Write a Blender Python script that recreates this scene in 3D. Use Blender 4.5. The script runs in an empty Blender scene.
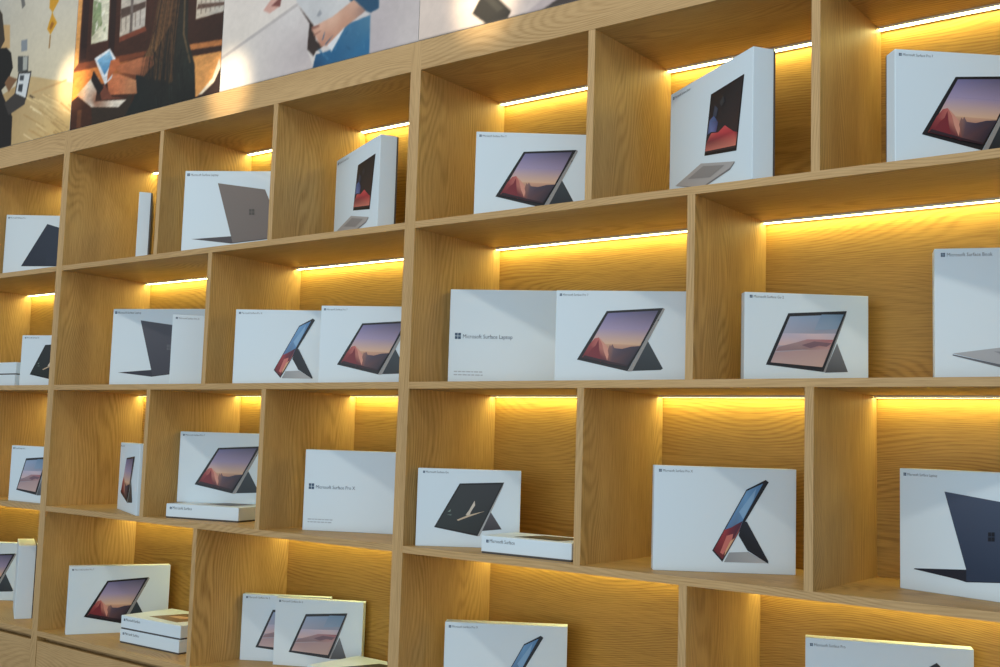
import bpy, bmesh, math, random
from mathutils import Vector, Matrix
random.seed(7)
S = bpy.context.scene
COL = S.collection
R = math.radians

# ------------------------------------------------------------------ helpers
def lin(c):
    out = []
    for v in c[:3]:
        v = v / 255.0
        out.append(v / 12.92 if v <= 0.04045 else ((v + 0.055) / 1.055) ** 2.4)
    return (out[0], out[1], out[2], 1.0)

def link(name, me, mat=None, parent=None):
    o = bpy.data.objects.new(name, me)
    COL.objects.link(o)
    if mat is not None:
        for m in (mat if isinstance(mat, (list, tuple)) else [mat]):
            me.materials.append(m)
    if parent is not None:
        o.parent = parent
    return o

def tag(o, label=None, cat=None, group=None, kind=None):
    for k, v in (('label', label), ('category', cat), ('group', group), ('kind', kind)):
        if v:
            o[k] = v
    return o

class MB:
    """collects faces with uv in metres (u along the grain)"""
    def __init__(self):
        self.v = []; self.f = []; self.uv = []; self.mi = []
    def face(self, pts, uvs=None, mi=0):
        n = len(self.v)
        self.v += [tuple(p) for p in pts]
        self.f.append(tuple(range(n, n + len(pts))))
        self.uv.append(uvs or [(0, 0)] * len(pts)); self.mi.append(mi)
    def box(self, a, b, grain=0, mi=0):
        ou, ov = random.uniform(0, 40), random.uniform(0, 40)
        x0, y0, z0 = a; x1, y1, z1 = b
        quads = [(((x0, y0, z0), (x1, y0, z0), (x1, y0, z1), (x0, y0, z1)), 1),
                 (((x1, y1, z0), (x0, y1, z0), (x0, y1, z1), (x1, y1, z1)), 1),
                 (((x0, y1, z0), (x0, y0, z0), (x0, y0, z1), (x0, y1, z1)), 0),
                 (((x1, y0, z0), (x1, y1, z0), (x1, y1, z1), (x1, y0, z1)), 0),
                 (((x0, y0, z1), (x1, y0, z1), (x1, y1, z1), (x0, y1, z1)), 2),
                 (((x0, y1, z0), (x1, y1, z0), (x1, y0, z0), (x0, y0, z0)), 2)]
        for qi, (q, ax) in enumerate(quads):
            oth = [i for i in (0, 1, 2) if i != ax]
            if grain in oth:
                ua = grain; va = [i for i in oth if i != grain][0]
            else:
                ua, va = oth
            k = random.uniform(0, 9)
            self.face(q, [(p[ua] + ou + k, p[va] + ov + k) for p in q], 1 if (mi == 'wood' and qi == 0) else (0 if mi == 'wood' else mi))
    def build(self, name, mat, parent=None, bevel=0, segs=1):
        me = bpy.data.meshes.new(name)
        me.from_pydata(self.v, [], self.f)
        uvl = me.uv_layers.new(name='UVMap')
        i = 0
        for uv in self.uv:
            for c in uv:
                uvl.data[i].uv = c; i += 1
        for p, m in zip(me.polygons, self.mi):
            p.material_index = m
        if bevel:
            bm = bmesh.new(); bm.from_mesh(me)
            bmesh.ops.remove_doubles(bm, verts=bm.verts, dist=1e-5)
            bmesh.ops.bevel(bm, geom=list(bm.edges), offset=bevel, segments=segs, affect='EDGES', profile=.5)
            bm.to_mesh(me); bm.free()
        me.update()
        return link(name, me, mat, parent)

def flat_art(name, layers, to3, mat, parent, off0=.0004, step=.0003, nrm=(0, -1, 0)):
    """printed shapes: each layer = (points, colour or list of colours), laid just above the face"""
    me = bpy.data.meshes.new(name)
    V = []; F = []; C = []
    n = Vector(nrm)
    for i, (pts, col) in enumerate(layers):
        base = len(V)
        for p in pts:
            V.append(tuple(Vector(to3(p)) + n * (off0 + step * i)))
        F.append(tuple(range(base, base + len(pts))))
        if isinstance(col[0], (list, tuple)):
            C += [lin(c) for c in col]
        else:
            C += [lin(col)] * len(pts)
    me.from_pydata(V, [], F)
    bm = bmesh.new(); bm.from_mesh(me)
    for f in bm.faces:
        f.normal_update()
        if f.normal.dot(n) < 0:
            f.normal_flip()
    bm.to_mesh(me); bm.free()
    at = me.color_attributes.new('Col', 'FLOAT_COLOR', 'POINT')
    for i, c in enumerate(C):
        at.data[i].color = c
    return link(name, me, mat, parent)

# ------------------------------------------------------------------ materials
def new_mat(name):
    m = bpy.data.materials.new(name); m.use_nodes = True
    nt = m.node_tree
    return m, nt, nt.nodes['Principled BSDF']

def simple(name, col, rough=.5, metal=0, spec=.5):
    m, nt, b = new_mat(name)
    b.inputs['Base Color'].default_value = (*col, 1)
    b.inputs['Roughness'].default_value = rough
    b.inputs['Metallic'].default_value = metal
    b.inputs['Specular IOR Level'].default_value = spec
    return m

def oak(name, OAK_LIGHT, OAK_DARK):
    m, nt, b = new_mat(name)
    N = nt.nodes; L = nt.links
    def nd(t, **k):
        n = N.new(t)
        for a, v in k.items():
            setattr(n, a, v)
        return n
    def math_(op, a, bb=None):
        n = nd('ShaderNodeMath', operation=op)
        for i, x in enumerate((a, bb)):
            if x is None: continue
            if isinstance(x, (int, float)): n.inputs[i].default_value = x
            else: L.new(x, n.inputs[i])
        return n.outputs[0]
    uv = nd('ShaderNodeUVMap', uv_map='UVMap')
    sep = nd('ShaderNodeSeparateXYZ'); L.new(uv.outputs[0], sep.inputs[0])
    U, Vv = sep.outputs[0], sep.outputs[1]
    def vec(su, sv):
        c = nd('ShaderNodeCombineXYZ')
        L.new(math_('MULTIPLY', U, su), c.inputs[0]); L.new(math_('MULTIPLY', Vv, sv), c.inputs[1])
        return c.outputs[0]
    def noise(v, scale=1, detail=2, rough=.5):
        n = nd('ShaderNodeTexNoise'); n.inputs['Scale'].default_value = scale
        n.inputs['Detail'].default_value = detail; n.inputs['Roughness'].default_value = rough
        L.new(v, n.inputs['Vector']); return n.outputs[0]
    warp = noise(vec(1.2, 4.6), 1, 1.2)
    warp2 = noise(vec(9, 70), 1, 2)
    f = math_('ADD', math_('MULTIPLY', Vv, RING_V), math_('MULTIPLY', warp, RING_W))
    f = math_('ADD', f, math_('MULTIPLY', warp2, .55))
    s = math_('SINE', math_('MULTIPLY', f, 6.2832))
    s = math_('ADD', math_('MULTIPLY', s, .5), .5)
    s = math_('POWER', s, 1.6)
    fade = noise(vec(2.0, 9), 1, 2)
    fr = nd('ShaderNodeMapRange'); L.new(fade, fr.inputs[0]); fr.inputs[1].default_value = .35; fr.inputs[2].default_value = .65
    fr.inputs[3].default_value = .35; fr.inputs[4].default_value = 1.0
    s = math_('MULTIPLY', s, fr.outputs[0])
    pores = noise(vec(14, 420), 1, 2, .6)
    pr = nd('ShaderNodeMapRange'); L.new(pores, pr.inputs[0]); pr.inputs[1].default_value = .42; pr.inputs[2].default_value = .7
    broad = noise(vec(.9, 12), 1, 3)
    br = nd('ShaderNodeMapRange'); L.new(broad, br.inputs[0]); br.inputs[1].default_value = .3; br.inputs[2].default_value = .7
    fac = math_('ADD', math_('MULTIPLY', s, .40), math_('MULTIPLY', pr.outputs[0], .36))
    fac = math_('ADD', fac, math_('MULTIPLY', br.outputs[0], .24))
    ramp = nd('ShaderNodeValToRGB')
    e = ramp.color_ramp.elements
    e[0].position = 0; e[0].color = (*OAK_LIGHT, 1)
    e[1].position = 1; e[1].color = (*OAK_DARK, 1)
    L.new(fac, ramp.inputs[0])
    L.new(ramp.outputs[0], b.inputs['Base Color'])
    b.inputs['Roughness'].default_value = .5
    b.inputs['Specular IOR Level'].default_value = .3
    bump = nd('ShaderNodeBump'); bump.inputs['Strength'].default_value = .06; bump.inputs['Distance'].default_value = .002
    L.new(fac, bump.inputs['Height']); L.new(bump.outputs[0], b.inputs['Normal'])
    return m

RING_V, RING_W = 125.0, 44.0
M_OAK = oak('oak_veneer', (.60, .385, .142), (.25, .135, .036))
M_BACK = oak('oak_back_shaded', (.54, .305, .062), (.20, .093, .014))  # same oak, with compartment shade and yellow glow put into the colour
M_BAND = oak('oak_edge_band', (.60, .395, .185), (.33, .195, .07))

def print_mat(name, rough, spec=.5):
    m, nt, b = new_mat(name)
    a = nt.nodes.new('ShaderNodeVertexColor'); a.layer_name = 'Col'
    nt.links.new(a.outputs[0], b.inputs['Base Color'])
    b.inputs['Roughness'].default_value = rough
    b.inputs['Specular IOR Level'].default_value = spec
    return m
M_PRINT = print_mat('printed_ink', .45, .4)
M_POSTER = print_mat('poster_print', .5, .2)
M_CARD = simple('white_card', (.69, .81, .89), .5, 0, .35)
M_TRAY = simple('dark_grey_card', (.07, .065, .065), .6)
M_INK = simple('grey_ink', lin((98, 104, 112))[:3], .6)
M_SMALL = simple('pale_grey_ink', lin((172, 184, 196))[:3], .6)
M_INKB = simple('slate_blue_ink', lin((62, 86, 112))[:3], .6)
M_ALU = simple('aluminium_profile', (.62, .56, .45), .45, .2)
M_EDGE = simple('poster_board_edge', (.7, .69, .66), .6)

def led_mat():
    m = bpy.data.materials.new('warm_led_diffuser'); m.use_nodes = True
    nt = m.node_tree; nt.nodes.clear()
    e = nt.nodes.new('ShaderNodeEmission'); o = nt.nodes.new('ShaderNodeOutputMaterial')
    e.inputs[0].default_value = LED_COL; e.inputs[1].default_value = LED_STR
    nt.links.new(e.outputs[0], o.inputs[0])
    return m
LED_COL = (1.0, .89, .34, 1); LED_STR = 30.0
M_LED = led_mat()

def paint(name, c1, c2, scale=6, rough=.7):
    m, nt, b = new_mat(name)
    t = nt.nodes.new('ShaderNodeTexCoord'); n = nt.nodes.new('ShaderNodeTexNoise'); n.inputs['Scale'].default_value = scale
    r = nt.nodes.new('ShaderNodeValToRGB'); r.color_ramp.elements[0].color = (*c1, 1); r.color_ramp.elements[1].color = (*c2, 1)
    nt.links.new(t.outputs['Object'], n.inputs['Vector']); nt.links.new(n.outputs[0], r.inputs[0]); nt.links.new(r.outputs[0], b.inputs['Base Color'])
    b.inputs['Roughness'].default_value = rough
    return m
M_WALL = paint('wall_paint', (.62, .61, .58), (.66, .65, .62))
M_FLOOR = paint('floor_tile', (.26, .25, .24), (.32, .31, .30), 3, .35)

# ------------------------------------------------------------------ dimensions (metres)
D = .3561
AL, AR, BL, BR = -.0346, 0.0, 1.5549, 1.5889
PIT = BR - AR
CL, CR = BL + PIT, BR + PIT
ZL, ZR = AL - PIT, AR - PIT                     # the upright before the first one in view
TD, TS, RT = .0179, .0167, .0759
B0, B1, B2, B3, B4 = 2.2058, 1.8, 1.3989, 1.0, .5968
ROWZ = {1: B1 + TS, 2: B2 + TS, 3: B3 + TS, 4: B4 + TS}
TOPZ = B0 + RT

# ------------------------------------------------------------------ the room
b = MB(); b.box((-5, -5, -.05), (7, D + .2, 0)); o = b.build('floor', M_FLOOR); tag(o, kind='structure')
b = MB(); b.box((-5, D + .014, 0), (7, D + .2, 4.2)); o = b.build('wall_back', M_WALL); tag(o, kind='structure')
b = MB(); b.box((-5, .0205, TOPZ + .001), (7, D + .013, 4.2)); o = b.build('wall_upper', M_WALL); tag(o, kind='structure')

# ------------------------------------------------------------------ bookcase modules
def bookcase(xl, xr, dividers, label):
    """xl / xr = outer faces of the two side uprights of one bay; dividers = {row: [left x, ...]}"""
    root = bpy.data.objects.new('bookcase', None); COL.objects.link(root)
    root.location = (xl, 0, 0)
    tag(root, label, 'bookcase', 'bays of the oak bookcase')
    w = xr - xl; su = .0173
    def part(name, boxes, par=root, mat=M_OAK):
        m = MB()
        for a, c, g in boxes:
            m.box(a, c, g, 'wood' if name != 'back_panel' else 0)
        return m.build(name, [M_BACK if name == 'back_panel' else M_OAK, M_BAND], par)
    part('upright', [((0, 0, 0), (su, D, TOPZ), 2)])
    part('upright', [((w - su, 0, 0), (w, D, TOPZ), 2)])
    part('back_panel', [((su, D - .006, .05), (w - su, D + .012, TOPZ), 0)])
    part('top_rail', [((su, 0, B0), (w - su, .018, TOPZ), 0)])
    part('top_board', [((su, .018, B0), (w - su, D - .006, B0 + TS), 0)])
    for z in (B1, B2, B3):
        part('shelf', [((su, 0.0005, z), (w - su, D - .006, z + TS), 0)])
    part('base_board', [((su, 0, B4), (w - su, D - .006, B4 + TS), 0)])
    part('plinth', [((su, .03, 0), (w - su, .048, .09), 0)])
    part('carcass_front', [((su, .034, .09), (w - su, .05, B4), 0)])
    for k in range(2):
        x0 = su + .002 + k * (w - 2 * su) / 2
        x1 = x0 + (w - 2 * su) / 2 - .004
        part('drawer', [((x0, .001, .095), (x1, .019, B4 - .015), 0), ((x0 + .02, .019, .11), (x1 - .02, .034, B4 - .04), 0)])
    tops = {1: B0, 2: B1, 3: B2, 4: B3}
    for row, xs in dividers.items():
        zt = tops[row]; zb = ROWZ[row]
        edges = [su]
        for x in xs:
            lx = x - xl
            part('divider', [((lx, 0.001, zb), (lx + TD, D - .006, zt), 2)])
            edges += [lx, lx + TD]
        edges.append(w - su)
        for i in range(0, len(edges), 2):
            x0, x1 = edges[i] + .001, edges[i + 1] - .001
            y0, y1 = .3265, D - .008
            h = MB()
            yb = y0 + .0165
            h.box((x0, y0, zt - .003), (x1, yb + .003, zt - .0002), 0)
            h.box((x0, y0, zt - .0052), (x1, y0 + .0012, zt - .003), 0)
            h.box((x0, yb, zt - .0052), (x1, yb + .003, zt - .003), 0)
            s_ = h.build('light_strip', M_ALU, root)
            d = MB()
            d.face([(x0, y0 + .0014, zt - .0045), (x1, y0 + .0014, zt - .0045), (x1, yb - .0002, zt - .0045), (x0, yb - .0002, zt - .0045)][::-1])
            dd = d.build('diffuser', M_LED, s_)
            dd['label'] = 'glowing warm white diffuser'
    return root

bookcase(ZR - .0173 * 0 - .0173, AL + .0173, {1: [-1.084, -.555], 2: [-.814], 3: [-1.075, -.548], 4: [-1.0]},
         'oak bookcase bay at the far left edge, cut off by the frame')
bookcase(AL + .0173, BL + .0171, {1: [.5054, 1.0337], 2: [.7751], 3: [.5145, 1.0418], 4: [.7766]},
         'oak bookcase bay in the left half, below the woman and blue jeans posters')
bookcase(BL + .0171, CL + .0171, {1: [2.093, 2.616], 2: [2.3493], 3: [2.0855, 2.6059], 4: [2.3427]},
         'oak bookcase bay in the right half, nearest the viewer')

# ------------------------------------------------------------------ lettering
_tc = {}
def text_mesh(body):
    if body in _tc:
        return _tc[body]
    cu = bpy.data.curves.new('lettering', 'FONT'); cu.body = body; cu.size = 1.0; cu.resolution_u = 2
    ob = bpy.data.objects.new('lettering_source', cu); COL.objects.link(ob)
    dg = bpy.context.evaluated_depsgraph_get(); dg.update()
    me = bpy.data.meshes.new_from_object(ob.evaluated_get(dg))
    bpy.data.objects.remove(ob); bpy.data.curves.remove(cu)
    xs = [v.co.x for v in me.vertices]; ys = [v.co.y for v in me.vertices]
    data = ([(v.co.x, v.co.y) for v in me.vertices], [tuple(p.vertices) for p in me.polygons], min(xs), max(xs))
    bpy.data.meshes.remove(me)
    _tc[body] = data
    return data

def lettering(body, x, z, width, parent, mat, y=-.0005, name='lettering'):
    pts, faces, x0, x1 = text_mesh(body)
    s = width / (x1 - x0)
    me = bpy.data.meshes.new(name)
    me.from_pydata([((px - x0) * s + x, y, py * s * 1.15 + z) for px, py in pts], [], faces)
    return link(name, me, mat, parent)

def four_squares(x, z, size, parent, mat, name='logo', y=-.0005, skew=0):
    m = MB(); g = size * .46
    for i in (0, 1):
        for j in (0, 1):
            a = x + i * (size - g); c = z + j * (size - g)
            m.face([(a, y, c), (a + g, y, c), (a + g, y, c + g), (a, y, c + g)])
    return m.build(name, mat, parent)

# ------------------------------------------------------------------ printed pictures (u, v over the box front)
K = {'P7': (.3154, .216, .042), 'PX': (.2989, .2205, .045), 'LAP': (.33, .2327, .06), 'LAP15': (.36, .2633, .06),
     'BOOK': (.3495, .2613, .052), 'BOOK_E': (.354, .274, .053), 'GO2': (.2638, .191, .031), 'GO': (.2535, .189, .024), 'LAPB': (.3298, .2442, .040),
     'PXB': (.32, .2206, .05), 'UNK': (.32, .2401, .05), 'R4D': (.3185, .2867, .04), 'SPINE': (.0600, .25, .26), 'SM': (.3154, .216, .027), 'SPA': (.041, .2213, .3),
     'FLAT1': (.2609, .0428, .2), 'FLAT2': (.246, .0412, .14), 'FLAT3': (.2849, .0417, .1948), 'FLAT4': (.285, .0455, .195)}

def art_pro(fl):
    fl('frame', [([(.163, .254), (.373, .78), (.782, .82), (.533, .14)], (26, 25, 30)),
                 ([(.782, .82), (.794, .805), (.567, .141), (.534, .137)], (150, 150, 150)),
                 ([(.7455, .69), (.757, .70), (.753, .685), (.742, .675)], (30, 30, 34))], 0, 'product_picture')
    fl('screen_picture', [
        ([(.198, .273), (.262, .43), (.628, .43), (.531, .188)], [(150, 60, 62), (215, 170, 140), (205, 165, 140), (60, 46, 62)]),
        ([(.262, .43), (.323, .595), (.681, .588), (.622, .42)], [(220, 184, 158), (164, 152, 186), (152, 140, 172), (218, 182, 150)]),
        ([(.323, .595), (.384, .756), (.747, .789), (.681, .588)], [(164, 152, 186), (116, 114, 158), (84, 82, 112), (152, 140, 172)]),
        ([(.205, .293), (.251, .414), (.289, .483), (.319, .495), (.36, .436), (.394, .357), (.42, .23), (.4, .213)],
         [(116, 36, 44), (150, 62, 66), (176, 84, 84), (190, 104, 98), (206, 140, 122), (196, 132, 116), (92, 60, 66), (86, 40, 50)]),
        ([(.235, .3), (.27, .37), (.3, .41), (.318, .47), (.325, .36), (.34, .23)], (122, 40, 50)),
        ([(.319, .495), (.345, .43), (.36, .34), (.385, .25), (.40, .36), (.36, .436)], (212, 150, 132)),
        ([(.387, .356), (.402, .418), (.41, .40), (.42, .425), (.435, .382), (.49, .375), (.555, .401), (.624, .41), (.531, .188), (.41, .216)],
         [(150, 104, 92), (140, 104, 100), (138, 104, 100), (130, 100, 98), (92, 78, 92), (70, 62, 80), (62, 56, 74), (52, 48, 64), (42, 36, 50), (96, 66, 70)]),
        ([(.198, .273), (.22, .30), (.40, .24), (.531, .205), (.531, .188)], (50, 30, 40))], 3, 'screen_picture')
    fl('stand', [([(.673, .472), (.787, .176), (.772, .16), (.564, .144), (.616, .306)], [(58, 68, 74), (40, 50, 56), (36, 46, 52), (30, 38, 44), (44, 52, 60)])], 0, 'kickstand_picture')

def art_x(fl):
    fl('shadow', [([(.534, .192), (.668, .204), (.807, .103), (.498, .1)], [(150, 155, 160), (165, 170, 174), (180, 184, 188), (140, 146, 152)])], 0, 'product_picture')
    fl('frame', [([(.415, .205), (.65, .793), (.785, .892), (.806, .87), (.645, .492), (.486, .102)], (24, 28, 38))], 1, 'tablet_picture')
    fl('screen', [([(.425, .211), (.652, .78), (.767, .857), (.631, .51), (.598, .379), (.486, .124)],
                   [(70, 100, 150), (110, 160, 205), (84, 130, 180), (90, 140, 190), (60, 60, 90), (60, 40, 60)]),
                  ([(.60, .58), (.72, .81), (.70, .70), (.63, .51)], (130, 172, 210)),
                  ([(.425, .211), (.5, .405), (.543, .428), (.625, .495), (.595, .379), (.486, .124)],
                   [(110, 30, 42), (160, 54, 62), (120, 40, 56), (70, 40, 64), (170, 92, 86), (96, 34, 40)]),
                  ([(.47, .19), (.515, .35), (.56, .37), (.55, .30), (.49, .17)], (198, 112, 104)),
                  ([(.505, .20), (.54, .30), (.57, .33), (.50, .16)], (214, 168, 130))], 2, 'screen_picture')
    fl('stand', [([(.625, .491), (.655, .489), (.807, .123), (.807, .099), (.661, .217), (.598, .357)], [(22, 28, 42), (34, 40, 54), (26, 32, 46), (20, 24, 34), (24, 28, 40), (18, 22, 32)])], 2, 'kickstand_picture')

def art_laptop(cols, lid=None, base=None, logo=None):
    lid = lid or [(.296, .853), (.716, .781), (.90, .23), (.454, .15)]
    base = base or [(.088, .186), (.439, .225), (.453, .165), (.90, .24), (.90, .22), (.443, .139)]
    logo = logo or ((.585, .547), (.632, .547), (.635, .478), (.587, .478))
    lt, ld, bs, lg = cols
    def f(fl):
        fl('base', [(base, bs)], 0, 'keyboard_picture')
        fl('lid', [(lid, [lt, lt] + [ld] * (len(lid) - 2))], 1, 'lid_picture')
        (a, bq, c, d) = logo
        P = []
        for i in (0, 1):
            for j in (0, 1):
                def L(s, t):
                    return tuple((1 - t) * ((1 - s) * a[k] + s * bq[k]) + t * ((1 - s) * d[k] + s * c[k]) for k in (0, 1))
                s0, t0 = i * .54, j * .54
                P.append(([L(s0, t0), L(s0 + .46, t0), L(s0 + .46, t0 + .46), L(s0, t0 + .46)], lg))
        fl('logo', P, 2, 'lid_logo_picture')
    return f

def art_book(fl):
    fl('frame', [([(.457, .333), (.527, .807), (.908, .825), (.83, .263)], (22, 20, 24))], 0, 'tablet_picture')
    fl('screen', [([(.468, .351), (.535, .793), (.895, .812), (.821, .288)], [(48, 44, 50), (30, 28, 34), (34, 32, 36), (56, 40, 42)]),
                  ([(.468, .365), (.482, .43), (.54, .49), (.62, .47), (.70, .5), (.80, .42), (.845, .40), (.824, .305)],
                   [(190, 110, 100), (120, 60, 66), (206, 96, 92), (196, 70, 76), (206, 80, 84), (170, 52, 62), (110, 40, 48), (206, 120, 104)]),
                  ([(.49, .49), (.52, .6), (.57, .62), (.62, .55), (.60, .48), (.54, .5)], [(60, 70, 96), (84, 104, 150), (76, 100, 150), (60, 70, 110), (90, 80, 120), (110, 120, 170)]),
                  ([(.56, .62), (.58, .70), (.62, .66), (.60, .60)], (58, 66, 84)),
                  ([(.64, .70), (.68, .74), (.70, .69), (.66, .66)], (52, 56, 62))], 1, 'screen_picture')
    fl('kb', [([(.085, .189), (.415, .284), (.813, .185), (.761, .15), (.433, .089)], (172, 170, 170)),
              ([(.085, .189), (.433, .089), (.761, .15), (.813, .185), (.813, .175), (.761, .136), (.433, .076)], (120, 120, 122)),
              ([(.254, .202), (.444, .255), (.70, .19), (.53, .14)], (142, 140, 140))], 0, 'keyboard_picture')

def art_book_open(fl):
    fl('base', [([(.092, .218), (.332, .263), (.70, .26), (.86, .12), (.60, .06), (.331, .141)], (168, 172, 178)),
                ([(.092, .212), (.331, .141), (.60, .06), (.60, .04), (.331, .120), (.092, .203)], (96, 100, 108)),
                ([(.30, .235), (.66, .235), (.74, .17), (.50, .13)], (140, 144, 150))], 0, 'keyboard_picture')
    fl('lid', [([(.45, .28), (.60, .80), (.95, .84), (.86, .26)], (26, 26, 32)), ([(.47, .30), (.61, .78), (.93, .82), (.85, .28)], [(150, 70, 80), (50, 60, 90), (40, 44, 60), (120, 60, 70)])], 1, 'screen_picture')

def art_go2(fl):
    fl('frame', [([(.175, .203), (.352, .778), (.824, .824), (.638, .142)], (40, 42, 48)),
                 ([(.824, .824), (.816, .772), (.653, .14), (.636, .142)], (140, 142, 146))], 0, 'product_picture')
    fl('screen', [([(.212, .23), (.365, .742), (.797, .784), (.626, .195)], [(190, 168, 172), (150, 170, 200), (120, 150, 182), (196, 166, 160)]),
                  ([(.27, .42), (.31, .555), (.55, .56), (.735, .57), (.69, .42)], [(214, 184, 184), (186, 182, 204), (204, 188, 200), (188, 182, 200), (206, 176, 176)]),
                  ([(.56, .60), (.62, .775), (.797, .784), (.745, .62)], [(140, 160, 186), (116, 146, 178), (112, 142, 172), (130, 154, 182)]),
                  ([(.25, .355), (.276, .403), (.408, .454), (.504, .496), (.716, .501), (.674, .375), (.469, .382)],
                   [(150, 124, 130), (150, 126, 134), (162, 138, 142), (176, 132, 138), (168, 110, 118), (190, 158, 156), (150, 126, 130)]),
                  ([(.46, .43), (.56, .475), (.70, .46), (.66, .42), (.60, .43), (.53, .40)], (122, 96, 108)),
                  ([(.212, .23), (.246, .339), (.457, .373), (.65, .39), (.685, .40), (.626, .195)], [(188, 164, 166), (176, 150, 154), (196, 172, 170), (180, 152, 152), (176, 148, 150), (196, 168, 162)])], 2, 'screen_picture')
    fl('stand', [([(.746, .465), (.834, .151), (.648, .136)], [(120, 124, 130), (88, 92, 98), (78, 82, 88)])], 0, 'kickstand_picture')

def art_go(fl):
    fl('frame', [([(.174, .246), (.407, .815), (.837, .844), (.597, .145)], (24, 26, 28)),
                 ([(.837, .844), (.822, .777), (.617, .15), (.594, .145)], (165, 168, 170))], 0, 'product_picture')
    fl('screen', [([(.195, .26), (.416, .794), (.813, .821), (.593, .175)], [(40, 48, 48), (50, 54, 56), (52, 54, 58), (34, 40, 40)]),
                  ([(.475, .413), (.507, .476), (.557, .6), (.563, .54), (.524, .455), (.509, .399)], (206, 196, 182)),
                  ([(.391, .348), (.5, .414), (.659, .469), (.509, .392), (.403, .335)], (196, 176, 150)),
                  ([(.30, .45), (.33, .48), (.325, .45)], (130, 150, 140)), ([(.29, .41), (.34, .42), (.335, .40)], (96, 112, 106))], 2, 'screen_picture')
    fl('stand', [([(.714, .463), (.826, .242), (.62, .212)], [(86, 84, 92), (66, 62, 66), (54, 54, 60)])], 0, 'kickstand_picture')

def art_cover(fl):
    fl('tab', [([(.215, .198), (.494, .866), (.86, .73), (.86, .215)], [(22, 32, 50), (38, 48, 66), (40, 52, 72), (26, 36, 56)]),
               ([(.50, .23), (.52, .43), (.86, .40), (.86, .235)], (32, 42, 62))], 0, 'tablet_picture')

NAVY = ((70, 82, 104), (44, 58, 82), (30, 34, 48), (24, 28, 40))
GREY = ((122, 112, 106), (112, 104, 100), (74, 70, 74), (82, 78, 72))
DARK = ((84, 86, 96), (66, 68, 80), (54, 56, 68), (96, 98, 106))
LAPF = dict(lid=[(.298, .827), (.74, .757), (.74, .169), (.431, .129), (.431, .217)],
            base=[(.094, .173), (.10, .18), (.431, .22), (.74, .20), (.74, .165), (.431, .122), (.368, .136)],
            logo=((.565, .53), (.604, .535), (.604, .465), (.564, .46)))
ART = {'P7': art_pro, 'SM': art_pro, 'PX': art_x, 'BOOK': art_book, 'BOOK_E': art_book, 'GO2': art_go2, 'GO': art_go, 'UNK': art_cover, 'R4D': art_x}
TXT = {'SM': ('Microsoft Surface Pro 7', .024, .235), 'P7': ('Microsoft Surface Pro 7', .024, .235), 'PX': ('Microsoft Surface Pro X', .032, .271), 'LAP': ('Microsoft Surface Laptop', .028, .251),
       'LAP15': ('Microsoft Surface Laptop', .019, .296), 'BOOK': ('Microsoft Surface Book', .035, .30), 'BOOK_E': ('Microsoft Surface Book', .035, .267),
       'GO2': ('Microsoft Surface Go 2', .041, .315), 'GO': ('Microsoft Surface Go', .048, .296), 'UNK': ('Microsoft Surface Pro', .023, .231),
       'R4D': ('Microsoft Surface Pro', .028, .245)}

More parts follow.
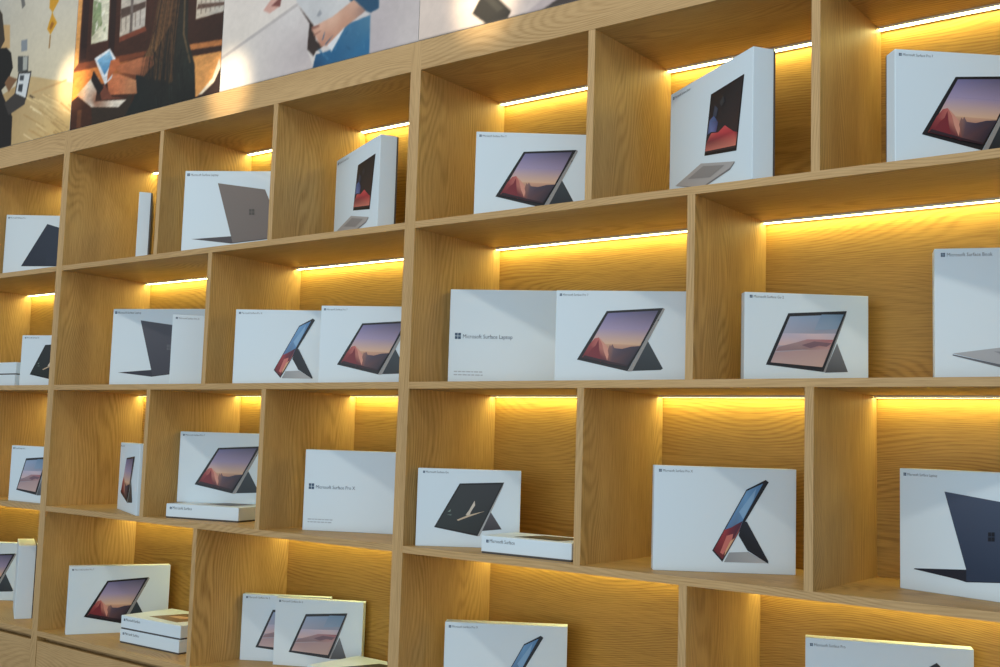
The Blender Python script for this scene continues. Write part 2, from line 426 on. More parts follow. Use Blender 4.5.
def product_box(name, k, x, y, deg, z, label, cat, group, art=None, flat=False, front='picture'):
    w, h, d = K[k]
    c = MB(); t = MB(); tt = .0045
    if flat:
        c.box((0, 0, tt), (w, d, h)); t.box((.0012, .0012, 0), (w - .0012, d - .0012, tt + .001))
    elif k in ('SPINE', 'SPA'):
        c.box((0, 0, 0), (w - tt, d, h)); t.box((w - tt - .001, .001, .001), (w, d - .001, h - .001))
    else:
        c.box((0, 0, 0), (w, d - tt, h)); t.box((.001, d - tt - .001, .001), (w - .001, d, h - .001))
    o = c.build(name, M_CARD, None, bevel=.0013, segs=2)
    o.location = (x, y, z); o.rotation_euler = (0, 0, R(deg))
    tag(o, label, cat, group)
    q = t.build('base_tray', M_TRAY, o); q['label'] = 'dark grey lower tray edge'
    made = {}
    def fl(key, layers, lift, nm):
        to3 = lambda p: (p[0] * w, 0, p[1] * h)
        par = o
        if nm in ('screen_picture', 'kickstand_picture', 'lid_logo_picture'):
            par = made.get('product_picture') or made.get('tablet_picture') or made.get('lid_picture') or o
        q = flat_art(nm, layers, to3, M_PRINT, par, .0005 + lift * .0004, .00025)
        made[nm] = q
    if front == 'picture':
        (art or ART[k])(fl)
        body, u0, u1 = TXT[k]
        ls = .021 * h / .22 * (.6 if k != 'LAP15' else .55)
        ww = (u1 - u0) * w
        s = ww * .082
        four_squares(u0 * w, .952 * h - s / 2, s, o, M_INKB)
        lettering(body, u0 * w + s * 1.45, .952 * h - s * .42, ww - s * 1.45, o, M_INK)
    elif front == 'back':
        body, u0, v0, u1, s = {'LAPB': ('Microsoft Surface Laptop', .045, .51, .493, .0155), 'PXB': ('Microsoft Surface Pro X', .042, .545, .459, .0155)}[k]
        four_squares(u0 * w, v0 * h - s / 2, s, o, M_INKB)
        lettering(body, u0 * w + s * 1.35, v0 * h - s * .36, (u1 - u0) * w - s * 1.35, o, M_INKB)
        m = MB()
        for i, v in enumerate((.133, .100)):
            xx = .046 * w
            while xx < .255 * w:
                l = random.uniform(.005, .012)
                m.face([(xx, -.0005, v * h), (xx + l, -.0005, v * h), (xx + l, -.0005, v * h + .0028), (xx, -.0005, v * h + .0028)])
                xx += l + .002
        q = m.build('small_print', M_SMALL, o); q['label'] = 'two short lines of small grey print'
        if k == 'PXB':
            fl('red', [([(.88, .07), (.93, .135), (.935, .06), (.90, .04)], (70, 30, 44)), ([(.89, .075), (.91, .10), (.915, .07)], (120, 40, 50))], 0, 'product_picture')
    elif front == 'label':
        s = .0068
        zz = h * .70 if flat else h * .952
        four_squares(.014, zz - s / 2, s, o, M_INKB)
        lettering('Microsoft Surface', .014 + s * 1.5, zz - s * .38, .07, o, M_INK)
    if flat:
        # picture printed on the lid
        top = lambda p: (p[0] * w, p[1] * d, h)
        flat_art('product_picture', [([(.28, .22), (.42, .80), (.92, .84), (.80, .16)], FLATPIC[k][0]),
                                     ([(.36, .32), (.46, .72), (.84, .74), (.74, .26)], FLATPIC[k][1]),
                                     ([(.44, .42), (.50, .56), (.74, .60), (.66, .40)], FLATPIC[k][2])], top, M_PRINT, o, .0004, .0003, (0, 0, 1))
    return o

FLATPIC = {'FLAT1': ((190, 192, 196), (70, 72, 80), (110, 112, 118)), 'FLAT2': ((60, 54, 48), (84, 74, 60), (110, 98, 80)),
           'FLAT3': ((110, 84, 62), (120, 88, 60), (196, 160, 128)), 'FLAT4': ((52, 52, 54), (40, 40, 42), (150, 146, 140))}
GT = 'boxed tablets standing on the shelves'
GL = 'boxed laptops standing on the shelves'
GF = 'flat white boxes lying on the shelves'
GS = 'narrow white boxes seen from the spine'
PB = product_box
h1, h3, h4 = K['FLAT1'][1], K['FLAT3'][1], K['FLAT4'][1]
# --- top shelf
PB('tablet_box', 'UNK', -.5298, .0776, 34.1, ROWZ[1], 'white box with a navy tablet back, top shelf at the left frame edge', 'box', GT)
PB('narrow_box', 'SPA', .353, .0413, 54, ROWZ[1], 'narrow blank white box end seen alone on the top shelf', 'box', GS, front='none')
PB('laptop_box', 'LAP15', .5790, .0478, 31.2, ROWZ[1], 'white box with a warm grey laptop lid on the top shelf', 'box', GL, art_laptop(GREY))
PB('laptop_box', 'BOOK', 1.0909, .1986, -24.9, ROWZ[1], 'smaller of two turned boxes with detached keyboard picture, farther away on the top shelf', 'box', GL)
PB('tablet_box', 'P7', 1.7451, .0392, 37.5, ROWZ[1], 'white box with sunset mountain tablet, middle of the top shelf', 'box', GT)
PB('laptop_box', 'BOOK_E', 2.1985, .193, -33.3, ROWZ[1], 'large turned white box with detached keyboard picture, nearer one on the top shelf', 'box', GL)
PB('tablet_box', 'P7', 2.7765, .0058, 42.3, ROWZ[1], 'large white box with sunset tablet in the top right corner', 'box', GT)
# --- second shelf
PB('flat_box', 'FLAT4', -.716, .100, 0, ROWZ[2], 'lower white flat box of the second-shelf pair at the left frame edge', 'box', GF, flat=True, front='none')
PB('flat_box', 'FLAT4', -.716, .102, 0, ROWZ[2] + h4, 'upper white flat box of the second-shelf pair at the left frame edge', 'box', GF, flat=True, front='none')
PB('tablet_box', 'GO', -.4120, .1071, 20.1, ROWZ[2], 'small white box with black screen tablet beside two flat boxes, second shelf left', 'box', GT)
PB('laptop_box', 'LAP15', .1187, .1280, 22.6, ROWZ[2], 'white box with dark grey laptop half behind a blank looking box', 'box', GL, art_laptop(DARK))
PB('tablet_box', 'PX', .5284, .0690, 46.8, ROWZ[2], 'blank looking white box overlapping the dark laptop box on the second shelf', 'box', GT)
PB('tablet_box', 'PX', .8463, .0564, 29.2, ROWZ[2], 'white box with side view of red and blue tablet on the second shelf', 'box', GT)
PB('tablet_box', 'P7', 1.1933, .0684, 28.5, ROWZ[2], 'white box with sunset tablet cut by the middle upright, second shelf', 'box', GT)
PB('laptop_box', 'LAPB', 1.6099, .1223, 30.3, ROWZ[2], 'white box back showing only a logo and name, second shelf centre', 'box', GL, front='back')
PB('tablet_box', 'P7', 1.9682, .0809, 28.1, ROWZ[2], 'white box with sunset tablet to the right of the plain lettered box, second shelf', 'box', GT)
PB('tablet_box', 'GO2', 2.4266, .1137, 39.7, ROWZ[2], 'white box with pale dune tablet, alone at second shelf right', 'box', GT)
PB('laptop_box', 'BOOK', 2.7979, .1692, 20.4, ROWZ[2], 'tall white box with silver keyboard edge at the right frame edge, second shelf', 'box', GL, art_book_open)
# --- third shelf
PB('tablet_box', 'GO2', -.3078, .0392, 2.1, ROWZ[3], 'white box with pale dune tablet at the left frame edge, third shelf', 'box', GT)
PB('tablet_box', 'P7', .2075, .1290, -23.8, ROWZ[3], 'sharply turned white box with foreshortened sunset tablet, third shelf left', 'box', GT)
PB('flat_box', 'FLAT1', .5977, .0351, 14.8, ROWZ[3], 'flat white box with an upright tablet box standing on it, third shelf', 'box', GF, flat=True, front='label')
PB('tablet_box', 'SM', .5515, .1057, 40.2, ROWZ[3] + h1, 'white box with sunset tablet standing on a flat box, third shelf', 'box', GT)
PB('tablet_box', 'PXB', 1.1275, .0964, 26.7, ROWZ[3], 'white box back with logo and name left of the middle upright, third shelf', 'box', GT, front='back')
PB('tablet_box', 'GO', 1.6056, .0275, 37.9, ROWZ[3], 'white box with black dancer screen tablet behind a flat box, third shelf', 'box', GT)
PB('flat_box', 'FLAT2', 1.811, .027, 2.5, ROWZ[3], 'flat white box lying in front of the black screen tablet box', 'box', GF, flat=True, front='label')
PB('tablet_box', 'PX', 2.2491, .0590, 34.9, ROWZ[3], 'white box with side view of red and blue tablet, third shelf right', 'box', GT)
PB('laptop_box', 'LAP', 2.7216, .1961, -17.1, ROWZ[3], 'white box with navy laptop lid, third shelf at the right frame edge', 'box', GL, art_laptop(NAVY, **LAPF))
# --- bottom shelf
PB('tablet_box', 'P7', -.848, .135, 33.0, ROWZ[4], 'white sunset tablet box behind a narrow box end, bottom shelf at the left frame edge', 'box', GT)
PB('narrow_box', 'SPINE', -.2540, .0614, 61.8, ROWZ[4], 'narrow blank white box end left of the far upright, bottom shelf', 'box', GS, front='none')
PB('tablet_box', 'P7', .1261, .0239, 62, ROWZ[4], 'white box with sunset tablet behind two stacked flat boxes, bottom shelf', 'box', GT)
PB('flat_box', 'FLAT3', .3471, .0738, 2.0, ROWZ[4], 'lower flat white box of the two stacked on the bottom shelf', 'box', GF, flat=True, front='label')
PB('flat_box', 'FLAT3', .3450, .0765, 2.4, ROWZ[4] + h3, 'upper flat white box with brown picture, stacked on another on the bottom shelf', 'box', GF, flat=True, front='label')
PB('tablet_box', 'GO2', .8112, .1655, 31.5, ROWZ[4], 'rear of two overlapping white boxes with pale dune tablet, bottom shelf', 'box', GT)
PB('tablet_box', 'GO2', .9296, .1890, 28.2, ROWZ[4], 'front of two overlapping white boxes with pale dune tablet, bottom shelf', 'box', GT)
PB('flat_box', 'FLAT4', 1.168, .0995, -1.2, ROWZ[4], 'single flat white box with dark lid picture at the bottom frame edge', 'box', GF, flat=True, front='label')
PB('tablet_box', 'PX', 1.6550, .0917, 33.9, ROWZ[4], 'white box with blue tablet side view, cut by the bottom frame edge', 'box', GT)
PB('tablet_box', 'R4D', 2.5353, .1830, 22.5, ROWZ[4], 'white box of which only the top edge shows at the bottom right', 'box', GT)

# ------------------------------------------------------------------ posters above the bookcase
PT = TOPZ + .0008
ZP = 3.0
import numpy as np
rng = np.random.default_rng(5)
def vnoise(shape, fz, fx):
    """smooth random field with fz x fx cells"""
    g = rng.random((fz + 2, fx + 2)); H, W = shape
    zz = np.linspace(0, fz, H); xx = np.linspace(0, fx, W)
    z0 = zz.astype(int); x0 = xx.astype(int); tz = (zz - z0)[:, None]; tx = (xx - x0)[None, :]
    return (g[z0][:, x0] * (1 - tz) * (1 - tx) + g[z0 + 1][:, x0] * tz * (1 - tx) + g[z0][:, x0 + 1] * (1 - tz) * tx + g[z0 + 1][:, x0 + 1] * tz * tx) - .5

def line(p, q, w0, w1=None):
    w1 = w0 if w1 is None else w1
    dx, dz = q[0] - p[0], q[1] - p[1]; l = math.hypot(dx, dz) or 1
    nx, nz = -dz / l / 2, dx / l / 2
    return [(p[0] + nx * w0, p[1] + nz * w0), (q[0] + nx * w1, q[1] + nz * w1), (q[0] - nx * w1, q[1] - nz * w1), (p[0] - nx * w0, p[1] - nz * w0)]

def curve(pts, w0, w1, col, n=8):
    """a tapering brush stroke through control points, as short layers"""
    out = []; last = None
    for i in range(n + 1):
        t = i / n; P = [tuple(p) for p in pts]
        while len(P) > 1:
            P = [((1 - t) * u[0] + t * v[0], (1 - t) * u[1] + t * v[1]) for u, v in zip(P, P[1:])]
        if last:
            out.append((line(last, P[0], w0 + (w1 - w0) * t), col))
        last = P[0]
    return out

def poster(xa, xb, layers, label, grain=(60, 60), amp=.035):
    """the printed photograph is one fine mesh whose vertices carry the ink colour"""
    m = MB(); m.box((xa + .001, 0.0, PT), (xb - .001, .02, ZP))
    o = m.build('poster', M_EDGE); tag(o, label, 'poster', 'photo posters above the bookcase')
    x0, x1, z0, z1 = xa + .001, xb - .001, PT, ZP
    W = int((x1 - x0) / .0032); H = int((z1 - z0) / .0032)
    gx, gz = np.meshgrid(np.linspace(x0, x1, W), np.linspace(z0, z1, H))
    img = np.zeros((H, W, 3))
    for pts, col in layers:
        px = np.array([p[0] for p in pts]); pz = np.array([p[1] for p in pts])
        i0 = max(int((pz.min() - z0) / (z1 - z0) * (H - 1)), 0); i1 = min(int((pz.max() - z0) / (z1 - z0) * (H - 1)) + 2, H)
        j0 = max(int((px.min() - x0) / (x1 - x0) * (W - 1)), 0); j1 = min(int((px.max() - x0) / (x1 - x0) * (W - 1)) + 2, W)
        if i1 <= i0 or j1 <= j0:
            continue
        X_ = gx[i0:i1, j0:j1]; Z_ = gz[i0:i1, j0:j1]
        # coverage with a soft edge from four jittered samples
        cov = np.zeros(X_.shape)
        for ox, oz in ((-.0009, -.0004), (.0004, -.0009), (.0009, .0004), (-.0004, .0009)):
            ins = np.zeros(X_.shape, bool)
            for k in range(len(px)):
                ax, az, bx_, bz = px[k - 1], pz[k - 1], px[k], pz[k]
                if az == bz: continue
                c = ((az > Z_ + oz) != (bz > Z_ + oz)) & (X_ + ox < (bx_ - ax) * (Z_ + oz - az) / (bz - az) + ax)
                ins ^= c
            cov += ins * .25
        if isinstance(col[0], (list, tuple)):
            w_ = np.stack([1.0 / ((X_ - u) ** 2 + (Z_ - v) ** 2 + 2e-4) ** 1.3 for u, v in zip(px, pz)], -1)
            w_ /= w_.sum(-1, keepdims=True)
            C_ = w_ @ np.array(col, float)
        else:
            C_ = np.array(col, float)[None, None, :]
        img[i0:i1, j0:j1] = img[i0:i1, j0:j1] * (1 - cov[..., None]) + C_ * cov[..., None]
    for _ in range(1):                                    # photographic softness
        p = np.pad(img, ((1, 1), (1, 1), (0, 0)), 'edge')
        img = (p[1:-1, 1:-1] * 2 + p[:-2, 1:-1] + p[2:, 1:-1] + p[1:-1, :-2] + p[1:-1, 2:]) / 6
    n = vnoise((H, W), *grain) + .6 * vnoise((H, W), grain[0] * 3, grain[1] * 3) + .8 * vnoise((H, W), 9, 9)
    img = np.clip(img * (1 + amp * n[..., None]), 3, 255) / 255
    lin_ = np.where(img <= .04045, img / 12.92, ((img + .055) / 1.055) ** 2.4)
    me = bpy.data.meshes.new('printed_photo')
    V = np.stack([gx, np.full_like(gx, -.0004), gz], -1).reshape(-1, 3)
    idx = np.arange(H * W).reshape(H, W)
    Fq = np.stack([idx[:-1, :-1], idx[:-1, 1:], idx[1:, 1:], idx[1:, :-1]], -1).reshape(-1, 4)
    me.vertices.add(len(V)); me.vertices.foreach_set('co', V.ravel())
    me.loops.add(Fq.size); me.loops.foreach_set('vertex_index', Fq.ravel().astype(np.int32))
    me.polygons.add(len(Fq)); me.polygons.foreach_set('loop_start', np.arange(0, Fq.size, 4, dtype=np.int32))
    me.update(calc_edges=True)
    at = me.color_attributes.new('Col', 'FLOAT_COLOR', 'POINT')
    at.data.foreach_set('color', np.concatenate([lin_, np.ones((H, W, 1))], -1).ravel().astype(np.float32))
    link('printed_photo', me, M_POSTER, o)
    return o
XA, XM, XB, XC, XZ = -.01, .787, 1.577, 2.366, -.807
rect = lambda a, bq, c, d: [(a, c), (bq, c), (bq, d), (a, d)]
PLANKS = []
for i in range(34):
    zb = PT + .004 + .165 * random.random(); xb_ = random.uniform(-.33, -.02); L_ = random.uniform(.05, .16)
    c_ = random.choice([(176, 138, 84), (236, 208, 152), (196, 158, 104), (240, 216, 166)])
    PLANKS.append((line((xb_, zb), (xb_ + L_, zb + L_ * random.uniform(-.62, -.40)), random.uniform(.0025, .006), .002), c_))
CAFE = []
for i in range(60):
    u = random.random()
    xs = .475 + .11 * u; dark = random.choice([(120, 84, 50), (66, 44, 30), (34, 26, 22), (92, 62, 38), (48, 36, 28)])
    CAFE += curve([(xs, 2.86), (xs - .01, 2.66), (.41 + .13 * u + random.uniform(-.02, .02), 2.50), (.39 + .17 * u + random.uniform(-.02, .02), 2.40 - .05 * u)], .004, .0015, dark, 7)
for i in range(22):
    x_ = random.uniform(.42, .63); z_ = random.uniform(2.30, 2.50)
    CAFE.append((line((x_, z_), (x_ + random.uniform(-.02, .03), z_ - random.uniform(.03, .09)), .004, .001), random.choice([(16, 18, 18), (44, 50, 46), (24, 26, 24)])))
for k in range(5):
    CAFE.append((line((.255 + k * .026, 2.63 + .002 * k), (.257 + k * .026, 2.575), .003), (96, 80, 72)))
for k in range(5):
    CAFE.append((line((.675 + k * .022, 2.60), (.677 + k * .022, 2.545), .003), (110, 92, 82)))
for i in range(14):
    x_ = random.uniform(.09, .17); z_ = random.uniform(2.58, 2.74)
    CAFE.append((line((x_, z_), (x_ + .01, z_ + .012), .012, .006), random.choice([(120, 136, 92), (206, 204, 180), (160, 168, 130), (236, 232, 214)])))
FOLDS = []
for i in range(12):
    x_ = random.uniform(1.22, 1.39); z_ = random.uniform(2.29, 2.36)
    FOLDS.append((line((x_, z_), (x_ + random.uniform(-.03, .03), z_ + random.uniform(.01, .03)), .004, .001), random.choice([(24, 74, 112), (66, 122, 158), (30, 88, 130)])))
poster(XZ, XA, [
    (rect(XZ, XA, PT, ZP), [(196, 182, 150), (222, 208, 176), (206, 200, 186), (178, 176, 170)]),
    ([(XZ, PT), (XA, PT), (XA, 2.45), (-.283, 2.52), (-.40, 2.50), (XZ, 2.42)], [(190, 158, 104), (220, 184, 120), (226, 196, 140), (200, 172, 124), (180, 150, 104), (170, 140, 96)]),
    ([(-.27, 2.46), (-.05, 2.47), (-.05, 2.462), (-.27, 2.452)], (196, 160, 110)),
    ([(-.533, 2.762), (-.459, 2.747), (-.447, 2.655), (-.52, 2.669)], (196, 160, 110)),
    ([(-.62, 2.90), (-.52, 2.80), (-.488, 2.693), (-.522, 2.66), (-.62, 2.7)], (60, 50, 40)),
    ([(-.42, 2.90), (-.39, 2.88), (-.36, 2.80), (-.38, 2.79)], (110, 108, 104)),
    ([(-.387, 2.614), (-.312, 2.6), (-.309, 2.541), (-.379, 2.554)], (70, 72, 72)),
    ([(-.35, 2.605), (-.318, 2.6), (-.316, 2.55), (-.345, 2.553)], (170, 172, 164)),
    ([(-.371, 2.67), (-.329, 2.666), (-.324, 2.623), (-.365, 2.627)], (134, 140, 146)),
    ([(-.499, 2.52), (-.46, 2.467), (-.395, 2.39), (-.389, PT), (-.62, PT), (-.62, 2.52)], (34, 28, 24)),
    ([(-.60, 2.66), (-.52, 2.669), (-.471, 2.662), (-.436, 2.636), (-.416, 2.577), (-.452, 2.52), (-.499, 2.50), (-.60, 2.5)], (26, 22, 18)),
    ([(-.468, 2.528), (-.44, 2.55), (-.378, 2.527), (-.404, 2.51), (-.432, 2.487)], (128, 92, 62)),
    ([(-.458, 2.45), (-.387, 2.476), (-.311, 2.442), (-.316, 2.423), (-.421, 2.40)], (62, 56, 52)),
    ([(-.374, 2.552), (-.284, 2.54), (-.307, 2.438), (-.389, 2.474)], (52, 48, 46)),
    ([(-.368, 2.545), (-.292, 2.534), (-.313, 2.446), (-.383, 2.474)], (214, 218, 220)),
    ([(-.361, 2.538), (-.333, 2.533), (-.334, 2.514), (-.362, 2.519)], (70, 74, 80)),
    ([(-.365, 2.505), (-.336, 2.501), (-.34, 2.472), (-.369, 2.481)], (60, 64, 70)),
    ([(-.192, 2.86), (-.145, 2.82), (-.136, 2.766), (-.171, 2.732), (-.195, 2.754)], (206, 150, 40)),
    ([(-.173, 2.738), (-.168, 2.725), (-.137, 2.688), (-.175, 2.652), (-.2, 2.677), (-.178, 2.725)], (210, 152, 36)),
    ([(-.172, 2.70), (-.155, 2.688), (-.175, 2.668), (-.186, 2.68)], (160, 104, 30)),
    ([(-.18, 2.652), (-.172, 2.651), (-.173, 2.602), (-.181, 2.604)], (150, 110, 60)),
    ([(-.282, 2.454), (-.246, 2.436), (-.254, 2.431), (-.289, 2.449)], (90, 74, 54)),
] + PLANKS, 'leftmost poster, a dark-haired person at a laptop on a wooden floor')
poster(XA, XM, [
    (rect(XA, XM, PT, ZP), [(62, 34, 22), (52, 30, 22), (70, 34, 24), (66, 34, 24)]),
    (rect(XA, .017, 2.49, ZP), (226, 160, 90)),
    (rect(.025, .06, 2.52, ZP), (44, 24, 20)),
    ([(.079, ZP), (.172, ZP), (.184, 2.561), (.085, 2.566)], [(214, 216, 208), (206, 212, 206), (226, 220, 196), (206, 200, 170)]),
    ([(.084, 2.72), (.131, 2.70), (.143, 2.627), (.087, 2.591)], [(150, 164, 120), (130, 150, 110), (160, 168, 128), (120, 130, 90)]),
    ([(.184, ZP), (.215, ZP), (.225, 2.50), (.19, 2.53)], (40, 22, 18)),
    ([(.239, ZP), (.381, ZP), (.389, 2.566), (.251, 2.558)], [(170, 176, 178), (160, 166, 170), (186, 176, 166), (200, 186, 168)]),
    ([(.249, 2.655), (.385, 2.65), (.385, 2.63), (.252, 2.62)], (84, 66, 58)),
    ([(.30, 2.80), (.315, 2.80), (.32, 2.56), (.305, 2.56)], (112, 100, 94)),
    ([(.25, 2.558), (.389, 2.566), (.40, 2.55), (.25, 2.54)], (120, 60, 40)),
    ([(.657, ZP), (.787, ZP), (.787, 2.53), (.652, 2.534)], [(190, 190, 186), (160, 160, 160), (196, 188, 176), (206, 190, 170)]),
    ([(.66, 2.58), (.787, 2.56), (.787, 2.55), (.655, 2.565)], (96, 72, 62)),
    ([(-.01, 2.494), (.018, 2.512), (.413, 2.481), (.415, 2.468), (-.01, 2.483)], (120, 62, 36)),
    ([(.62, 2.46), (.787, 2.444), (.787, 2.426), (.622, 2.442)], (186, 116, 64)),
    ([(-.01, 2.486), (.126, 2.479), (.41, 2.465), (.36, 2.40), (.104, 2.419), (-.01, 2.384)], [(230, 142, 62), (220, 130, 60), (130, 70, 40), (110, 60, 36), (196, 110, 52), (236, 150, 64)]),
    ([(.638, 2.419), (.787, 2.408), (.787, 2.345), (.758, 2.331), (.678, 2.286), (.62, 2.304)], (216, 150, 84)),
    ([(.787, 2.36), (.787, PT), (.67, PT), (.70, 2.288), (.759, 2.318)], (50, 34, 28)),
    ([(.778, 2.39), (.787, 2.36), (.759, 2.318), (.706, 2.291), (.683, 2.289), (.749, 2.332)], (232, 214, 186)),
    ([(-.01, 2.38), (.104, 2.369), (.123, PT), (-.01, PT)], (66, 36, 22)),
    ([(.03, 2.345), (.055, 2.345), (.055, PT), (.03, PT)], (98, 58, 34)),
    ([(.123, PT), (.113, 2.344), (.271, 2.319), (.34, 2.36), (.34, PT)], (52, 40, 30)),
    ([(.02, 2.40), (.112, 2.451), (.147, 2.438), (.133, 2.361), (.312, 2.338), (.271, 2.319), (.113, 2.344)], [(210, 150, 110), (222, 212, 196), (206, 190, 170), (150, 96, 70), (236, 226, 210), (226, 214, 196), (226, 216, 200)]),
    ([(.466, 2.82), (.598, 2.80), (.618, 2.479), (.66, 2.391), (.673, PT), (.308, PT), (.355, 2.337), (.357, 2.414), (.413, 2.487), (.457, 2.562)],
     [(40, 30, 24), (38, 32, 26), (40, 40, 34), (34, 38, 34), (26, 28, 26), (30, 32, 28), (30, 34, 32), (28, 30, 30), (36, 30, 26), (44, 34, 26)]),
    ([(.46, 2.82), (.555, 2.82), (.538, 2.557), (.455, 2.473), (.418, 2.425), (.395, 2.455), (.448, 2.544)], [(86, 58, 40), (70, 48, 34), (104, 72, 46), (128, 92, 56), (110, 80, 50), (126, 94, 58), (96, 66, 42)]),
    ([(.585, 2.70), (.592, 2.70), (.60, 2.50), (.64, 2.40), (.633, 2.40), (.592, 2.50)], (98, 78, 54)),
    ([(.234, 2.463), (.363, 2.465), (.445, 2.460), (.45, 2.428), (.401, 2.4), (.258, 2.438)], [(196, 118, 76), (186, 112, 74), (150, 90, 60), (110, 66, 46), (130, 80, 54), (176, 100, 62)]),
    ([(.192, 2.437), (.248, 2.437), (.359, 2.394), (.369, 2.348), (.21, 2.37)], [(206, 116, 72), (202, 120, 78), (196, 134, 92), (160, 104, 72), (186, 104, 66)]),
    ([(.15, 2.405), (.184, 2.409), (.23, 2.36), (.30, 2.345), (.17, 2.36)], (120, 66, 48)),
    ([(.111, 2.512), (.199, 2.53), (.237, 2.488), (.221, 2.425), (.184, 2.409)], (226, 228, 230)),
    ([(.129, 2.502), (.198, 2.521), (.223, 2.484), (.178, 2.443)], [(120, 172, 206), (160, 200, 220), (96, 150, 190), (84, 140, 184)]),
    ([(.209, 2.487), (.253, 2.485), (.267, 2.463), (.219, 2.435), (.196, 2.42), (.195, 2.44)], (190, 104, 62)),
    ([(.10, 2.44), (.112, 2.47), (.178, 2.40), (.15, 2.38)], (34, 26, 24)),
] + CAFE, 'poster of a long-haired woman in a dark cafe holding a tablet', (90, 50), .15)
poster(XM, XB, [
    (rect(XM, XB, PT, ZP), [(224, 214, 204), (206, 198, 196), (206, 200, 204), (216, 208, 206)]),
    ([(XM, PT), (1.19, PT), (1.162, 2.341), (1.166, 2.415), (1.11, 2.482), (XM, 2.385)], [(230, 220, 206), (200, 188, 186), (188, 178, 178), (202, 194, 192), (212, 206, 204), (220, 212, 206)]),
    ([(XM, 2.39), (1.11, 2.485), (1.119, 2.477), (XM, 2.38)], (184, 176, 174)),
    ([(1.393, ZP), (XB, ZP), (XB, PT), (1.40, PT)], [(190, 182, 190), (196, 188, 192), (202, 192, 190), (186, 176, 178)]),
    ([(.967, 2.494), (.992, 2.514), (1.046, 2.56), (1.039, 2.491), (.995, 2.479)], (206, 160, 148)),
    ([(1.00, 2.50), (1.045, 2.52), (1.04, 2.49)], (120, 70, 66)),
    ([(1.188, PT), (1.198, 2.319), (1.251, 2.321), (1.308, 2.38), (1.402, 2.389), (1.404, PT)], [(24, 66, 100), (30, 84, 124), (34, 96, 138), (58, 110, 146), (70, 120, 150), (40, 104, 146)]),
    ([(1.108, 2.489), (1.141, 2.60), (1.35, 2.60), (1.369, 2.413), (1.308, 2.386), (1.183, 2.409)], [(196, 196, 198), (210, 210, 210), (206, 206, 206), (214, 212, 210), (206, 204, 204), (190, 190, 192)]),
    ([(1.32, 2.447), (1.334, 2.60), (1.428, 2.60), (1.432, 2.4), (1.401, 2.394), (1.361, 2.415)], (34, 76, 106)),
    ([(1.115, 2.478), (1.183, 2.406), (1.195, 2.361), (1.225, 2.336), (1.197, 2.328), (1.189, 2.316), (1.162, 2.341), (1.166, 2.415)], (52, 40, 38)),
    ([(1.176, 2.395), (1.208, 2.406), (1.257, 2.414), (1.337, 2.445), (1.385, 2.404), (1.308, 2.374), (1.246, 2.336), (1.217, 2.338)], [(202, 152, 130), (214, 170, 148), (218, 176, 152), (206, 162, 140), (150, 120, 110), (196, 146, 122), (190, 136, 114), (186, 132, 110)]),
    ([(1.174, 2.402), (1.205, 2.402), (1.207, 2.396), (1.18, 2.394)], (140, 92, 80)),
    ([(1.185, 2.378), (1.212, 2.384), (1.213, 2.381), (1.186, 2.374)], (150, 100, 86)),
    ([(1.242, 2.337), (1.31, 2.376), (1.26, 2.315)], (222, 222, 224)),
    ([(1.194, 2.43), (1.206, 2.446), (1.215, 2.432), (1.203, 2.425)], (150, 152, 158)),
] + FOLDS, 'poster of a hand closing a silver laptop over blue jeans')
poster(XB, XC, [
    (rect(XB, XC, PT, ZP), [(222, 204, 192), (206, 192, 190), (214, 200, 200), (224, 206, 202)]),
    ([(1.913, PT), (1.998, 2.325), (2.2, 2.42), (2.2, 2.39), (2.026, 2.303), (1.964, PT)], (196, 180, 178)),
    ([(1.771, 2.344), (1.789, 2.362), (1.829, 2.341), (1.872, 2.298), (1.861, PT), (1.796, PT), (1.752, 2.317)], (46, 44, 42)),
    ([(1.785, 2.35), (1.80, 2.355), (1.85, 2.31), (1.83, 2.305)], (60, 58, 54)),
    ([(1.964, PT), (2.026, 2.305), (2.16, 2.34), (2.30, 2.35), (2.30, PT)], (74, 66, 62)),
], 'rightmost poster in view, pale pink with a black angular object')

# ------------------------------------------------------------------ light
w = bpy.data.worlds.new('shop_ambient'); S.world = w; w.use_nodes = True
bg = w.node_tree.nodes['Background']
bg.inputs[0].default_value = (.84, 1.0, 1.12, 1)
bg.inputs[1].default_value = .40

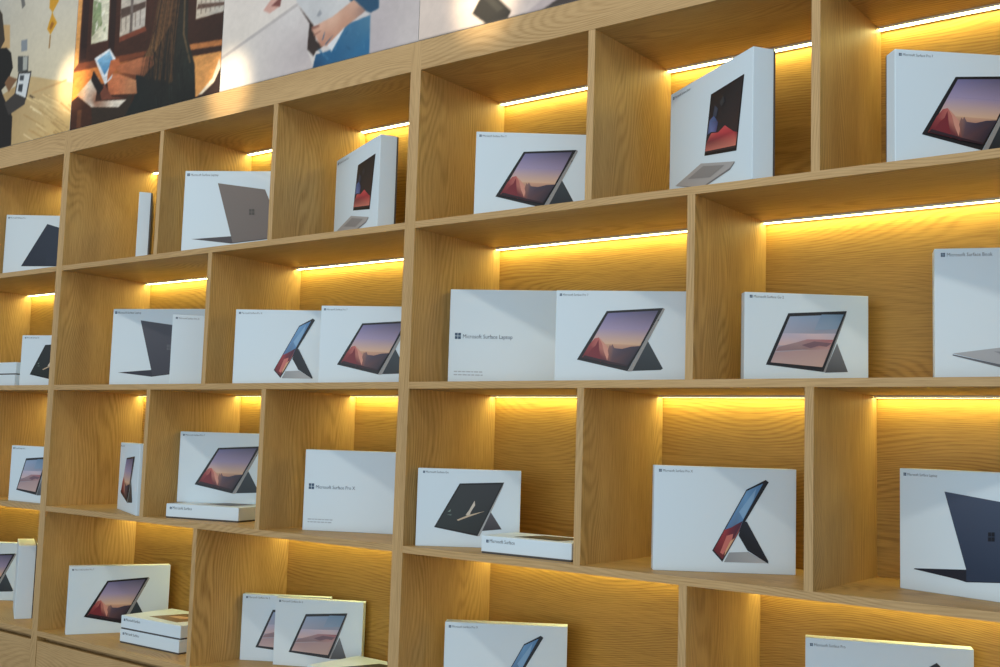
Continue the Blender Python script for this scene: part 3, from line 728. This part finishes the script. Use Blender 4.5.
def area(name, loc, target, sx, sy, power, col):
    l = bpy.data.lights.new(name, 'AREA'); l.shape = 'RECTANGLE'; l.size = sx; l.size_y = sy; l.energy = power; l.color = col
    o = bpy.data.objects.new(name, l); COL.objects.link(o)
    o.location = loc
    o.rotation_euler = (Vector(target) - Vector(loc)).to_track_quat('-Z', 'Y').to_euler()
    return o
area('ceiling_light_row', (1.6, -1.65, 3.5), (1.6, -.3, 1.2), 7.0, .10, 36, (1.0, .90, .76))
area('front_fill', (3.2, -6.5, 1.5), (1.4, 0, 1.1), 6.0, 2.6, 150, (.84, .96, 1.06))  # added bluish fill from behind the camera, lifts the lower rows

def spot(x, y, z, tx, tz, power, deg, blend=1.0):
    l = bpy.data.lights.new('poster_spotlight', 'SPOT'); l.energy = power; l.spot_size = R(deg); l.spot_blend = blend
    l.color = (1.0, .83, .55); l.shadow_soft_size = .03
    o = bpy.data.objects.new('poster_spotlight', l); COL.objects.link(o)
    o.location = (x, y, z)
    o.rotation_euler = (Vector((tx, 0, tz)) - Vector((x, y, z))).to_track_quat('-Z', 'Y').to_euler()
for x, tz in ((-.015, 2.45), (.83, 2.29), (1.79, 2.35)):
    spot(x, -1.6, 3.05, x, tz, 260, 8)

# ------------------------------------------------------------------ camera
cam = bpy.data.cameras.new('camera'); co = bpy.data.objects.new('camera', cam); COL.objects.link(co)
cam.sensor_fit = 'HORIZONTAL'; cam.sensor_width = 36; cam.lens = 1118.8974 * 36 / 1000
yaw, pitch, roll = .6577, .0938, .0309
F = Vector((-math.sin(yaw) * math.cos(pitch), math.cos(yaw) * math.cos(pitch), math.sin(pitch)))
X = Vector((math.cos(yaw), math.sin(yaw), 0)); Uv = X.cross(F)
X2 = X * math.cos(roll) + Uv * math.sin(roll); U2 = Uv * math.cos(roll) - X * math.sin(roll)
m = Matrix((X2, U2, -F)).transposed().to_4x4()
m.translation = (3.4483, -2.0462, 1.2827)
co.matrix_world = m
cam.clip_start = .05
S.camera = co
S.view_settings.view_transform = 'Standard'; S.view_settings.look = 'None'
S.view_settings.exposure = 0; S.view_settings.gamma = 1; S.view_settings.use_curve_mapping = False
